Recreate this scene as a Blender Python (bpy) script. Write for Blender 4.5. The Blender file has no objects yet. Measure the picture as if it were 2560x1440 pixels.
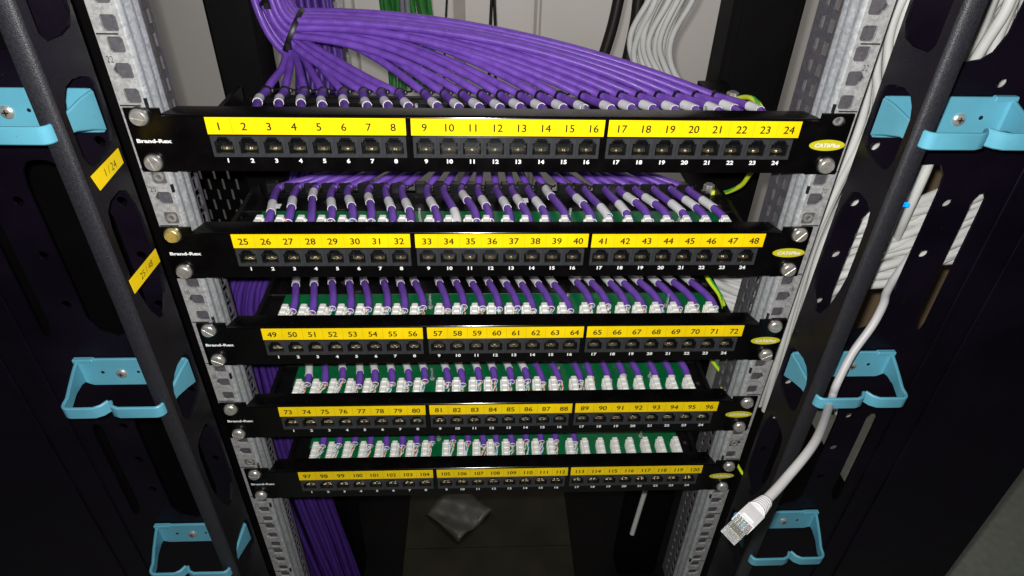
import bpy, bmesh, math, random
from mathutils import Vector, Matrix, Euler
from mathutils.geometry import tessellate_polygon
random.seed(7)
scene = bpy.context.scene
S = 0.001                                   # everything below is written in millimetres

# ------------------------------------------------------------------ camera, world, lamps
CAM = Vector((-11.543, -416.807, 173.947)); ROT = Euler((0.953743, -0.023272, -0.040602), 'XYZ')
FPX = 1621.10
cd = bpy.data.cameras.new('camera'); cam = bpy.data.objects.new('camera', cd); scene.collection.objects.link(cam)
cam.location = CAM * S; cam.rotation_euler = ROT
cd.sensor_width = 36; cd.lens = FPX / 2560 * 36; cd.clip_start = 0.01; cd.clip_end = 30
scene.camera = cam
CM = ROT.to_matrix()

world = bpy.data.worlds.new('World'); scene.world = world; world.use_nodes = True
bg = world.node_tree.nodes['Background']; bg.inputs[0].default_value = (0.92, 0.95, 1.0, 1); bg.inputs[1].default_value = 0.012

def lamp(name, kind, loc, energy, **kw):
    d = bpy.data.lights.new(name, kind); d.energy = energy
    for k, v in kw.items(): setattr(d, k, v)
    o = bpy.data.objects.new(name, d); o.location = Vector(loc) * S; scene.collection.objects.link(o); return o
# the phone's flash, a few centimetres from its lens
lamp('camera_flash', 'POINT', CAM + CM @ Vector((-10, 13, 4)), 16.0, shadow_soft_size=0.005, color=(1.0, 0.985, 0.96))
# added area light standing for the room's light, aimed to brighten the wall
a = lamp('wall_fill_light', 'AREA', (150, 560, 900), 4.6, size=0.7, color=(1.0, 0.97, 0.93), spread=math.radians(105)); a.rotation_euler = (math.radians(32), 0, 0)
scene.view_settings.view_transform = 'Standard'; scene.view_settings.look = 'None'
scene.view_settings.exposure = 0; scene.view_settings.gamma = 1

# ------------------------------------------------------------------ helpers
def at(px, py, ax, v):
    """the point of the plane (axis ax = v, mm) that the photograph shows at pixel px, py"""
    d = CM @ Vector(((px - 1280) / FPX, -(py - 720) / FPX, -1)); t = (v - CAM[ax]) / d[ax]
    return CAM + d * t

def mat(name, col, rough=0.5, metal=0.0, spec=0.5, vary=0.0, vscale=40, bump=0.0, bscale=300, coat=0.0, trans=0.0, flecks=None, rvary=0.0):
    m = bpy.data.materials.new(name); m.use_nodes = True; nt = m.node_tree; N = nt.nodes; L = nt.links
    b = N['Principled BSDF']; b.inputs['Base Color'].default_value = (*col, 1); b.inputs['Roughness'].default_value = rough
    b.inputs['Metallic'].default_value = metal; b.inputs['Specular IOR Level'].default_value = spec
    b.inputs['Coat Weight'].default_value = coat; b.inputs['Transmission Weight'].default_value = trans
    tc = N.new('ShaderNodeTexCoord')
    if vary or flecks:
        n = N.new('ShaderNodeTexNoise'); n.inputs['Scale'].default_value = vscale; n.inputs['Detail'].default_value = 6
        L.new(tc.outputs['Object'], n.inputs['Vector'])
        r = N.new('ShaderNodeMapRange'); r.inputs[1].default_value = 0.3; r.inputs[2].default_value = 0.7
        r.inputs[3].default_value = 1 - vary; r.inputs[4].default_value = 1 + vary
        L.new(n.outputs[0], r.inputs[0])
        mx = N.new('ShaderNodeMix'); mx.data_type = 'RGBA'; mx.blend_type = 'MULTIPLY'; mx.inputs[0].default_value = 1
        mx.inputs[6].default_value = (*col, 1); L.new(r.outputs[0], mx.inputs[7]); out = mx.outputs[2]
        if flecks:
            fcol, fscale, thr = flecks
            n2 = N.new('ShaderNodeTexNoise'); n2.inputs['Scale'].default_value = fscale; n2.inputs['Detail'].default_value = 3
            L.new(tc.outputs['Object'], n2.inputs['Vector'])
            r2 = N.new('ShaderNodeMapRange'); r2.inputs[1].default_value = thr; r2.inputs[2].default_value = thr + 0.06
            L.new(n2.outputs[0], r2.inputs[0])
            m2 = N.new('ShaderNodeMix'); m2.data_type = 'RGBA'; m2.inputs[7].default_value = (*fcol, 1)
            L.new(out, m2.inputs[6]); L.new(r2.outputs[0], m2.inputs[0]); out = m2.outputs[2]
        L.new(out, b.inputs['Base Color'])
        if rvary:
            rr = N.new('ShaderNodeMapRange'); rr.inputs[1].default_value = 0.3; rr.inputs[2].default_value = 0.7
            rr.inputs[3].default_value = max(0.03, rough - rvary); rr.inputs[4].default_value = min(1, rough + rvary)
            L.new(n.outputs[0], rr.inputs[0]); L.new(rr.outputs[0], b.inputs['Roughness'])
    if bump:
        nb = N.new('ShaderNodeTexNoise'); nb.inputs['Scale'].default_value = bscale; nb.inputs['Detail'].default_value = 4
        L.new(tc.outputs['Object'], nb.inputs['Vector'])
        bp = N.new('ShaderNodeBump'); bp.inputs['Strength'].default_value = bump; bp.inputs['Distance'].default_value = 0.0004
        L.new(nb.outputs[0], bp.inputs['Height']); L.new(bp.outputs[0], b.inputs['Normal'])
    return m

M = {}
M['panel'] = mat('black_panel_paint', (0.0020, 0.0016, 0.0018), 0.24, vary=0.25, vscale=60, bump=0.10, bscale=900, rvary=0.08, spec=0.34, flecks=((0.022, 0.020, 0.019), 420, 0.70))
M['bend'] = mat('glossy_black_bend_paint', (0.0020, 0.0016, 0.0018), 0.13, vary=0.2, vscale=60, bump=0.04, bscale=900, spec=0.6)
M['tray'] = mat('black_tray_paint', (0.0032, 0.0026, 0.0032), 0.40, vary=0.35, vscale=50, bump=0.3, bscale=700, spec=0.3, flecks=((0.05, 0.045, 0.04), 90, 0.66))
M['powder'] = mat('black_powder_coat', (0.0040, 0.0031, 0.0060), 0.44, vary=0.3, vscale=25, bump=0.5, bscale=1300, rvary=0.12, spec=0.36)
M['plateblack'] = mat('black_plate_paint', (0.0042, 0.0024, 0.0066), 0.42, vary=0.4, vscale=14, bump=0.35, bscale=1300, rvary=0.12, spec=0.16, flecks=((0.03, 0.028, 0.03), 330, 0.735))
M['edge'] = mat('black_textured_powder_coat', (0.018, 0.018, 0.023), 0.42, vary=0.35, vscale=700, bump=0.8, bscale=1700, spec=0.6)
M['post'] = mat('black_post_paint', (0.0032, 0.0026, 0.0030), 0.5, vary=0.3, vscale=15, bump=0.3, bscale=500, spec=0.15)
M['port'] = mat('charcoal_port_plastic', (0.036, 0.037, 0.040), 0.30, vary=0.15, vscale=200, bump=0.1, bscale=900, spec=0.6)
M['yellow'] = mat('yellow_label_tape', (0.95, 0.67, 0.003), 0.38, vary=0.10, vscale=35, spec=0.3, flecks=((0.80, 0.56, 0.01), 500, 0.70))
M['ink'] = mat('black_label_ink', (0.02, 0.016, 0.004), 0.6, spec=0.2)
M['cellline'] = mat('faint_cell_line_ink', (0.45, 0.33, 0.01), 0.6, spec=0.2)
M['markink'] = mat('dark_stamped_ink', (0.02, 0.02, 0.022), 0.6, spec=0.2)
M['white_print'] = mat('white_print', (0.9, 0.9, 0.9), 0.5)
M['olive'] = mat('olive_yellow_badge', (0.60, 0.54, 0.02), 0.4, vary=0.06, vscale=100)
M['chrome'] = mat('nickel_screw', (0.66, 0.63, 0.58), 0.34, 0.72, vary=0.15, vscale=200, bump=0.15, bscale=500, rvary=0.08)
M['brass'] = mat('brassy_screw', (0.74, 0.60, 0.22), 0.34, 0.72, vary=0.15, vscale=200, bump=0.15, bscale=500, rvary=0.08)
M['rubber'] = mat('black_washer_plastic', (0.012, 0.012, 0.013), 0.3, vary=0.1)
M['throat'] = mat('shaded_port_throat', (0.007, 0.007, 0.008), 0.32, vary=0.1, spec=0.4)  # same plastic as the port front, with the opening's shade put into the colour
M['gold'] = mat('gold_contact', (0.66, 0.56, 0.34), 0.30, 0.85)
M['pcb'] = mat('green_circuit_board', (0.0, 0.125, 0.036), 0.38, vary=0.18, vscale=60, spec=0.4, flecks=((0.02, 0.22, 0.09), 260, 0.66))
M['idc'] = mat('white_punch_block_plastic', (0.86, 0.86, 0.82), 0.4, vary=0.04, vscale=300)
M['clear'] = mat('clear_plastic', (0.85, 0.88, 0.88), 0.08, trans=0.8)
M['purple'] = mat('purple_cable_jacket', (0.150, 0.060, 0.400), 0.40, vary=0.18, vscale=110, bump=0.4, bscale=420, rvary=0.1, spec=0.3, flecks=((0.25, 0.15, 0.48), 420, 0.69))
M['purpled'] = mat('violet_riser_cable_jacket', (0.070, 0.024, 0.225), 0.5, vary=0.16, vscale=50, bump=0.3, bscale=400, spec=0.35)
M['sleeve'] = mat('white_marker_sleeve', (0.76, 0.75, 0.78), 0.45, vary=0.06, vscale=120, flecks=((0.10, 0.10, 0.12), 900, 0.655))
M['tie'] = mat('black_nylon_tie', (0.005, 0.005, 0.006), 0.42, vary=0.1)
M['orange'] = mat('orange_wire', (0.75, 0.20, 0.05), 0.45, vary=0.1)
M['blue'] = mat('blue_wire', (0.08, 0.40, 0.75), 0.45, vary=0.1)
M['greenw'] = mat('green_wire', (0.04, 0.28, 0.14), 0.45, vary=0.1)
M['brown'] = mat('brown_wire', (0.26, 0.13, 0.07), 0.45, vary=0.1)
M['whitew'] = mat('white_wire', (0.8, 0.78, 0.74), 0.45, vary=0.1)
M['white'] = mat('white_cable_jacket', (0.56, 0.56, 0.54), 0.5, vary=0.08, vscale=40, flecks=((0.20, 0.20, 0.21), 700, 0.72), spec=0.3)
M['patch'] = mat('bright_white_patch_jacket', (0.52, 0.51, 0.52), 0.42, vary=0.05, vscale=60, bump=0.1, bscale=300)
M['earthy'] = mat('yellow_wire_insulation', (0.66, 0.78, 0.03), 0.4, vary=0.06)
M['earthg'] = mat('green_wire_insulation', (0.06, 0.42, 0.03), 0.4, vary=0.06)
M['hook'] = mat('sky_blue_hook_plastic', (0.112, 0.385, 0.51), 0.40, vary=0.10, vscale=30, bump=0.12, bscale=500, spec=0.5, rvary=0.1, flecks=((0.07, 0.25, 0.34), 260, 0.71))
M['blackcab'] = mat('black_cable_jacket', (0.016, 0.012, 0.012), 0.4, vary=0.1)
M['greencab'] = mat('green_cable_jacket', (0.03, 0.19, 0.035), 0.5, vary=0.15, vscale=30)
M['greycab'] = mat('grey_cable_jacket', (0.22, 0.23, 0.25), 0.5, vary=0.1)
M['wall'] = mat('warm_grey_wall_paint', (0.62, 0.59, 0.56), 0.75, vary=0.05, vscale=4, bump=0.1, bscale=120, spec=0.2)
M['seam'] = mat('grey_wall_seam', (0.36, 0.33, 0.30), 0.7, vary=0.05)
M['brownmetal'] = mat('brown_board', (0.25, 0.17, 0.10), 0.6, vary=0.3, vscale=12)
M['floor'] = mat('grey_room_floor', (0.27, 0.29, 0.25), 0.7, vary=0.12, vscale=60, bump=0.2, bscale=200)
M['base'] = mat('black_cabinet_base_paint', (0.0035, 0.003, 0.003), 0.6, vary=0.3, vscale=12, spec=0.08)
M['tile'] = mat('dusty_olive_grey_plate', (0.020, 0.018, 0.010), 0.6, vary=0.35, vscale=14, spec=0.12)
M['bag'] = mat('frosted_plastic_bag', (0.060, 0.056, 0.048), 0.4, vary=0.25, vscale=25, bump=0.5, bscale=60)
M['led'] = mat('blue_led', (0.0, 0.25, 1.0), 0.4)
M['led'].node_tree.nodes['Principled BSDF'].inputs['Emission Color'].default_value = (0.0, 0.25, 1.0, 1)
M['led'].node_tree.nodes['Principled BSDF'].inputs['Emission Strength'].default_value = 1.6
M['copper'] = mat('copper_lug', (0.75, 0.30, 0.16), 0.3, 1.0)

def galv(name, base, rough):
    m = mat(name, base, rough, 0.4, bump=0.12, bscale=250)
    N = m.node_tree.nodes; L = m.node_tree.links; b = N['Principled BSDF']
    tc = N.new('ShaderNodeTexCoord'); v = N.new('ShaderNodeTexVoronoi'); v.inputs['Scale'].default_value = 520
    n = N.new('ShaderNodeTexNoise'); n.inputs['Scale'].default_value = 120; n.inputs['Detail'].default_value = 5
    L.new(tc.outputs['Object'], v.inputs['Vector']); L.new(tc.outputs['Object'], n.inputs['Vector'])
    ad = N.new('ShaderNodeMath'); ad.operation = 'ADD'; L.new(v.outputs['Color'], ad.inputs[0]); L.new(n.outputs[0], ad.inputs[1])
    r = N.new('ShaderNodeMapRange'); r.inputs[1].default_value = 0.3; r.inputs[2].default_value = 1.6
    r.inputs[3].default_value = 0.66; r.inputs[4].default_value = 1.22; L.new(ad.outputs[0], r.inputs[0])
    mx = N.new('ShaderNodeMix'); mx.data_type = 'RGBA'; mx.blend_type = 'MULTIPLY'; mx.inputs[0].default_value = 1
    mx.inputs[6].default_value = (*base, 1); L.new(r.outputs[0], mx.inputs[7]); L.new(mx.outputs[2], b.inputs['Base Color'])
    r2 = N.new('ShaderNodeMapRange'); r2.inputs[3].default_value = rough - 0.1; r2.inputs[4].default_value = rough + 0.15
    L.new(n.outputs[0], r2.inputs[0]); L.new(r2.outputs[0], b.inputs['Roughness'])
    return m
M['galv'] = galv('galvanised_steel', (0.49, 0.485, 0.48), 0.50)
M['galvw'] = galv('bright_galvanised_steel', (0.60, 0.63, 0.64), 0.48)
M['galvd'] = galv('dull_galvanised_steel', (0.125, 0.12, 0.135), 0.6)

class MB:
    """collects geometry (mm) and links it as one mesh object"""
    def __init__(self): self.v = []; self.f = []; self.mi = []; self.k = 0
    def add(self, verts, faces):
        b = len(self.v); self.v += [tuple(p) for p in verts]; self.f += [tuple(b + i for i in f) for f in faces]; self.mi += [self.k] * len(faces); return self
    def box(self, x0, x1, y0, y1, z0, z1):
        v = [(x, y, z) for x in (x0, x1) for y in (y0, y1) for z in (z0, z1)]
        return self.add(v, [(0, 1, 3, 2), (4, 6, 7, 5), (0, 4, 5, 1), (2, 3, 7, 6), (0, 2, 6, 4), (1, 5, 7, 3)])
    def bbox(self, x0, x1, y0, y1, z0, z1, b):
        """box with chamfered vertical (z) and top edges"""
        o = []
        for z, i in ((z0, 0), (z1 - b, 0), (z1, b)):
            o.append([(x0 + i, y0 + b, z), (x0 + b, y0 + i, z), (x1 - b, y0 + i, z), (x1 - i, y0 + b, z), (x1 - i, y1 - b, z), (x1 - b, y1 - i, z), (x0 + b, y1 - i, z), (x0 + i, y1 - b, z)])
        v = sum(o, []); f = [tuple(reversed(range(8))), tuple(range(16, 24))]
        for l in (0, 8):
            for i in range(8): f.append((l + i, l + (i + 1) % 8, l + 8 + (i + 1) % 8, l + 8 + i))
        return self.add(v, f)
    def tube(self, pts, r, n=8, caps=True):
        pts = [Vector(p) for p in pts]; m = len(pts); R = r if isinstance(r, (list, tuple)) else [r] * m
        t = [(pts[min(i + 1, m - 1)] - pts[max(i - 1, 0)]).normalized() for i in range(m)]
        u = t[0].orthogonal().normalized(); v = []
        for i in range(m):
            u = (u - t[i] * u.dot(t[i]))
            if u.length < 1e-6: u = t[i].orthogonal()
            u.normalize(); w = t[i].cross(u)
            for k in range(n):
                a = 2 * math.pi * k / n; v.append(pts[i] + (u * math.cos(a) + w * math.sin(a)) * R[i])
        f = [(i * n + k, i * n + (k + 1) % n, (i + 1) * n + (k + 1) % n, (i + 1) * n + k) for i in range(m - 1) for k in range(n)]
        if caps: f += [tuple(reversed(range(n))), tuple(range((m - 1) * n, m * n))]
        return self.add(v, f)
    def ring(self, c, axis, R, r, n=20, m=6, sq=1.0):
        c = Vector(c); axis = Vector(axis).normalized(); u = axis.orthogonal().normalized(); w = axis.cross(u); v = []
        for i in range(n):
            a = 2 * math.pi * i / n; d = u * math.cos(a) + w * math.sin(a)
            for k in range(m):
                b = 2 * math.pi * k / m; v.append(c + d * (R + r * math.cos(b)) + axis * (r * sq * math.sin(b)))
        return self.add(v, [(i * m + k, ((i + 1) % n) * m + k, ((i + 1) % n) * m + (k + 1) % m, i * m + (k + 1) % m) for i in range(n) for k in range(m)])
    def lathe(self, c, axis, prof, n=24):
        """prof: (distance along axis, radius)"""
        c = Vector(c); axis = Vector(axis).normalized(); u = axis.orthogonal().normalized(); w = axis.cross(u); v = []
        for h, r in prof:
            for k in range(n):
                a = 2 * math.pi * k / n; v.append(c + axis * h + (u * math.cos(a) + w * math.sin(a)) * r)
        f = [(i * n + k, i * n + (k + 1) % n, (i + 1) * n + (k + 1) % n, (i + 1) * n + k) for i in range(len(prof) - 1) for k in range(n)]
        f += [tuple(reversed(range(n))), tuple(range((len(prof) - 1) * n, len(prof) * n))]
        return self.add(v, f)
    def plate(self, outer, holes, mp, t):
        """flat sheet with holes: 2D loops (a, b); mp(a, b, d) gives the 3D point, d = 0..t"""
        loops = [outer] + list(holes)
        pl = [[Vector((p[0], p[1], 0)) for p in l] for l in loops]
        tri = tessellate_polygon(pl); flat = [p for l in loops for p in l]; n = len(flat)
        v = [mp(p[0], p[1], 0) for p in flat] + [mp(p[0], p[1], t) for p in flat]
        f = [tuple(x) for x in tri] + [tuple(i + n for i in reversed(x)) for x in tri]
        b = 0
        for l in loops:
            m = len(l)
            for i in range(m): j = (i + 1) % m; f.append((b + i, b + j, n + b + j, n + b + i))
            b += m
        return self.add(v, f)
    def mesh(self, name, mats, smooth=0):
        me = bpy.data.meshes.new(name); me.from_pydata([(x * S, y * S, z * S) for x, y, z in self.v], [], self.f)
        for m in (mats if isinstance(mats, (list, tuple)) else [mats]): me.materials.append(M[m])
        for p, k in zip(me.polygons, self.mi): p.material_index = k
        bm = bmesh.new(); bm.from_mesh(me); bmesh.ops.remove_doubles(bm, verts=bm.verts, dist=1e-7) if name == 'top_flange' else None; bmesh.ops.recalc_face_normals(bm, faces=bm.faces); bm.to_mesh(me); bm.free()
        if smooth:
            for p in me.polygons: p.use_smooth = True
            try: me.set_sharp_from_angle(angle=math.radians(smooth))
            except Exception: pass
        me.update(); return me
    def build(self, name, mats, parent=None, smooth=0, loc=None):
        return link(name, self.mesh(name, mats, smooth), parent, loc)

def link(name, data, parent=None, loc=None, rot=None):
    o = bpy.data.objects.new(name, data); scene.collection.objects.link(o)
    if parent: o.parent = parent
    if loc is not None: o.location = Vector(loc) * S
    if rot is not None: o.rotation_euler = rot
    return o
def tag(o, label, cat=None, group=None, kind=None):
    if label: o['label'] = label
    if cat: o['category'] = cat
    if group: o['group'] = group
    if kind: o['kind'] = kind
    return o
def thing(name, label, cat, loc=(0, 0, 0), group=None):
    o = bpy.data.objects.new(name, None); o.empty_display_size = 0.01; scene.collection.objects.link(o); o.location = Vector(loc) * S
    return tag(o, label, cat, group)
def structure(name, mb, m, label=None): return tag(mb.build(name, m), label, kind='structure')

# text as flat mesh in the XZ plane, facing -Y, centred, height given as cap height in mm
_tx = {}
def text_mesh(s, h, wide=1.0, bold=0.0, m='ink', shear=0.0):
    key = (s, h, wide, bold, m, shear)
    if key in _tx: return _tx[key]
    c = bpy.data.curves.new('t', 'FONT'); c.body = s; c.size = 1; c.offset = bold; c.shear = shear; c.align_x = 'CENTER'; c.resolution_u = 3
    o = bpy.data.objects.new('t', c); scene.collection.objects.link(o)
    me = bpy.data.meshes.new_from_object(o.evaluated_get(bpy.context.evaluated_depsgraph_get()))
    bpy.data.objects.remove(o); bpy.data.curves.remove(c)
    k = h / 0.729 * S                     # cap height of the built-in font is about 0.73 em
    for v in me.vertices: x, y = v.co.x, v.co.y; v.co = (x * k * wide, 0, (y - 0.3645) * k)
    if m == 'ink':                        # printed strokes a little heavier: stacked, slightly shifted copies
        co = [v.co.copy() for v in me.vertices]; fs = [tuple(p.vertices) for p in me.polygons]; n = len(co); V_, F_ = [], []
        for q, (dx, dz) in enumerate(((0, 0), (.13, .05), (-.13, -.05), (.04, -.12))):
            V_ += [(c.x + dx * S, -q * .006 * S, c.z + dz * S) for c in co]; F_ += [tuple(i + q * n for i in f) for f in fs]
        bpy.data.meshes.remove(me); me = bpy.data.meshes.new('text'); me.from_pydata(V_, [], F_); me.update()
    me.materials.clear(); me.materials.append(M[m]); me.name = 'text'; _tx[key] = me
    return me

def bez(p0, p1, p2, p3, n=14):
    p0, p1, p2, p3 = map(Vector, (p0, p1, p2, p3)); out = []
    for i in range(n + 1):
        t = i / n; s = 1 - t; out.append(p0 * s ** 3 + p1 * 3 * s * s * t + p2 * 3 * s * t * t + p3 * t ** 3)
    return out
def spline(pts, n=8):
    """Catmull-Rom through the points"""
    P = [Vector(p) for p in pts]; P = [P[0] * 2 - P[1]] + P + [P[-1] * 2 - P[-2]]; out = []
    for i in range(1, len(P) - 2):
        for k in range(n):
            t = k / n; a, b, c, d = P[i - 1:i + 3]
            out.append(0.5 * ((2 * b) + (c - a) * t + (2 * a - 5 * b + 4 * c - d) * t * t + (3 * b - a - 3 * c + d) * t ** 3))
    out.append(P[-2]); return out
def sub(pts, a, b):
    """part of a polyline between arc-length fractions a and b"""
    L = [0]
    for i in range(1, len(pts)): L.append(L[-1] + (pts[i] - pts[i - 1]).length)
    T = L[-1]
    def pt(s):
        for i in range(1, len(pts)):
            if L[i] >= s: return pts[i - 1].lerp(pts[i], (s - L[i - 1]) / max(1e-9, L[i] - L[i - 1]))
        return pts[-1]
    n = 6
    return [pt(T * (a + (b - a) * i / n)) for i in range(n + 1)]

# ------------------------------------------------------------------ the room: wall, floor
wm = MB(); wm.box(-2200, 2600, 900, 930, -899, 900); structure('wall', wm, 'wall', 'warm grey room wall seen behind the open cabinet')
fm = MB(); fm.box(-2200, 2600, -1200, 930, -930, -900)
structure('room_floor', fm, 'floor', 'grey floor of the room below the cabinet')
for px, w in ((1338, 5), (1350, 3), (890, 4), (1150, 22)):
    p = at(px, 60, 1, 900)
    s = MB(); s.box(p.x - w / 2, p.x + w / 2, 897, 899.8, -890, 800); o = s.build('wall_seam', 'seam'); tag(o, None, kind='structure')

# cabinet: rear posts, base, slotted side sheet
def post(x0, x1, y0, y1, label):
    t = thing('cabinet_post', label, 'post', ((x0 + x1) / 2, (y0 + y1) / 2, -900), 'black posts at the back of the cabinet')
    m = MB(); m.bbox(x0 - (x0 + x1) / 2, x1 - (x0 + x1) / 2, (y0 - y1) / 2, (y1 - y0) / 2, 0, 1200, 3); m.build('post_body', 'post', t)
    return t
lp = post(-255, -212, 200, 240, 'black square cabinet post left of the purple bundle')
rp = post(216, 282, 196, 236, 'wide black cabinet post right of the white cable bundle')
m = MB(); m.bbox(-25, 25, -22, -20.5, 20, 1190, 0.5); m.build('post_flange', 'post', rp)
t = thing('cabinet_base', 'black base plate of the cabinet with a dusty grey inset plate', 'cabinet base', (0, 150, -860))
m = MB(); m.box(-620, 700, -160, 480, -20, 0); m.build('base_plate', 'base', t)
c0 = at(1225, 1340, 2, -856); c0 = Vector((c0.x, c0.y - 150, 0))
m = MB(); m.box(c0.x - 148, c0.x + 142, c0.y - 130, c0.y + 110, 0.4, 4); m.build('inset_plate', 'tile', t)
m = MB(); m.box(c0.x - 147, c0.x + 141, c0.y - 22, c0.y - 19, 4.2, 5.2); m.build('seam_strip', 'tile', t)
m = MB(); m.box(c0.x + 98, c0.x + 101, c0.y - 18, c0.y + 108, 4.2, 5.4); m.build('seam_strip', 'tile', t)
# slotted black sheet seen through the gap left of the second panel
t = thing('vented_sheet', 'black sheet with rows of staggered slots behind the left rail', 'vented sheet', (-360, 400, -300))
hol = []
for i in range(11):
    for j in range(10):
        a = -76 + i * 9.2; b = 100 - j * 31.0 - (15.5 if i % 2 else 0)
        hol.append([(a - 1.7, b - 7), (a, b - 8.6), (a + 1.7, b - 7), (a + 1.7, b + 7), (a, b + 8.6), (a - 1.7, b + 7)])
m = MB(); m.plate([(-130, -520), (130, -520), (130, 135), (-130, 135)], hol, lambda a, b, d: (a, d, b), 1.5); m.build('slotted_plate', 'post', t)
m = MB(); m.bbox(142, 150, -30, 0, -520, 130, 1); m.build('sheet_frame', 'post', t)

# ------------------------------------------------------------------ 19 inch rails
ZU = 22.225                                  # top of the unit that carries panel 1 (unit 21)
def rail(sgn, label):
    t = thing('rack_rail', label, 'rack rail', (sgn * 236, 0, -500), 'galvanised mounting rails')
    X = lambda x: sgn * x - sgn * 236
    z0, z1 = -620, 240
    # front flange with square holes (every third one has a key notch on its outer side)
    hol = []; u = -16
    for n in range(-15, 6):
        top = ZU + 44.45 * n
        for j, dz in enumerate((6.35, 22.225, 38.1)):
            zc = top - dz; a, b = 229.3, 238.9; r = 1.2; h = 4.75
            loop = [(a + r, zc - h), (b - r, zc - h), (b, zc - h + r)]
            if j == 1: loop += [(b, zc - 2.4), (b + 1.6, zc - 1.8), (b + 2.4, zc + 0.6), (b + 1.2, zc + 1.4), (b, zc + 3.4)]
            loop += [(b, zc + h - r), (b - r, zc + h), (a + r, zc + h), (a, zc + h - r), (a, zc - h + r)]
            if -600 < zc < 230: hol.append(loop)
    m = MB(); m.plate([(227.2, z0), (244.5, z0), (244.5, z1), (227.2, z1)], hol, lambda a, b, d: (X(a), 1.9 + d, b + 500), 2.0); m.build('front_flange', 'galv', t)
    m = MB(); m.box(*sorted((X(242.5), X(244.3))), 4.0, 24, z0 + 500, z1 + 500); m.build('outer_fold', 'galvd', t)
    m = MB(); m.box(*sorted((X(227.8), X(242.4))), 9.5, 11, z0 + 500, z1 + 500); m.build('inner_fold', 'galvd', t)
    # fluted web
    prof = [(226.8, 2.2), (225.4, 4), (225.4, 7), (226.6, 9.5), (226.6, 12), (225.2, 14.5), (225.2, 19), (226.6, 21.5), (226.6, 23.5), (225.6, 26), (226.2, 28.2)]
    m = MB(); k = len(prof); pr = prof + [(x + 1.6, y) for x, y in reversed(prof)]
    v = [(X(x), y, z + 500) for z in (z0, z1) for x, y in pr]; q = len(pr)
    f = [(i, (i + 1) % q, q + (i + 1) % q, q + i) for i in range(q)]
    m.add(v, f); m.build('fluted_web', 'galvw', t, smooth=50)
    # slotted strip behind it: rectangular slots then long ovals
    hol = []
    for i in range(58):
        zc = 232 - i * 14.817
        hol.append([(31.5, zc - 4.6), (38.5, zc - 4.6), (38.5, zc + 4.6), (31.5, zc + 4.6)])
        hol.append([(46.5, zc - 3.5), (49, zc - 5.5), (51.5, zc - 3.5), (51.5, zc + 3.5), (49, zc + 5.5), (46.5, zc + 3.5)])
    if sgn < 0: hol = [h for h in hol if h[0][0] < 40]
    dep = 62 if sgn > 0 else 42.5
    hol = [h for h in hol if min(p[1] for p in h) > z0 + 2 and max(p[1] for p in h) < z1 - 2]
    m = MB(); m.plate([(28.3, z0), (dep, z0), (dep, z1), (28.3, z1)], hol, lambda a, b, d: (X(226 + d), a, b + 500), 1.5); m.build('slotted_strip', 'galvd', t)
    # unit marks and numbers
    for n in range(-12, 5):
        z = ZU + 44.45 * n
        l = link('unit_mark', mark_me, t, (X(237.3), 1.7, z + 500))
        num = 21 + n
        if num > 0: link('unit_number', text_mesh(str(num), 4.4, 0.72, -0.01, 'markink'), t, (X(240.6 if sgn < 0 else 239.4), 1.7, z - 15.0 + 500))
    # small black lance slots in the flange/web corner
    for n in range(-7, 4):
        z = ZU + 44.45 * n * 2 + 4
        link('lance', lance_me, t, (X(226.9), 2.0, z + 500 + (26 if n % 2 else -2)))
    return t
b = MB(); b.box(-6.5, 6.5, -0.15, 0.1, -0.45, 0.45); mark_me = b.mesh('unit_mark', 'markink')
b = MB(); b.box(-0.8, 0.8, -0.9, 0.9, -3, 3); lance_me = b.mesh('lance', 'rubber')
rail(-1, 'galvanised steel rack rail with square holes and unit numbers at the left panel ends')
rail(1, 'galvanised steel rack rail with square holes and unit numbers at the right panel ends')

# ------------------------------------------------------------------ patch panels
b = MB()                                     # slotted screw: head, slot, washer
b.k = 0
hd = [(0, 5.6), (1.6, 5.6), (3.0, 5.15), (3.7, 4.4)]
def screw_mesh(m):
    s = MB(); s.lathe((0, -1.4, 0), (0, -1, 0), [(0, 5.7), (1.4, 5.7), (2.4, 5.3), (2.9, 4.7)], 26)
    # slotted crown: two half discs with a gap between them
    for sg in (-1, 1):
        arc = [(4.7 * math.cos(a), sg * 4.7 * math.sin(a)) for a in [math.asin(0.55 / 4.7) + i * (math.pi - 2 * math.asin(0.55 / 4.7)) / 12 for i in range(13)]]
        n = len(arc); v = [(x, -4.3, z) for x, z in arc] + [(x * 0.93, -5.2, sg * max(0.55, abs(z) * 0.93)) for x, z in arc]
        f = [tuple(range(n)), tuple(range(n, 2 * n))] + [(i, (i + 1) % n, n + (i + 1) % n, n + i) for i in range(n)]
        s.add(v, f)
    return s.mesh('screw', m, smooth=35)
scr = {'chrome': screw_mesh('chrome'), 'brass': screw_mesh('brass')}
s = MB(); s.lathe((0, -0.02, 0), (0, -1, 0), [(0, 6.5), (1.0, 6.5), (1.4, 6.0)], 26); wash_me = s.mesh('washer', 'rubber', 35)

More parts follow.
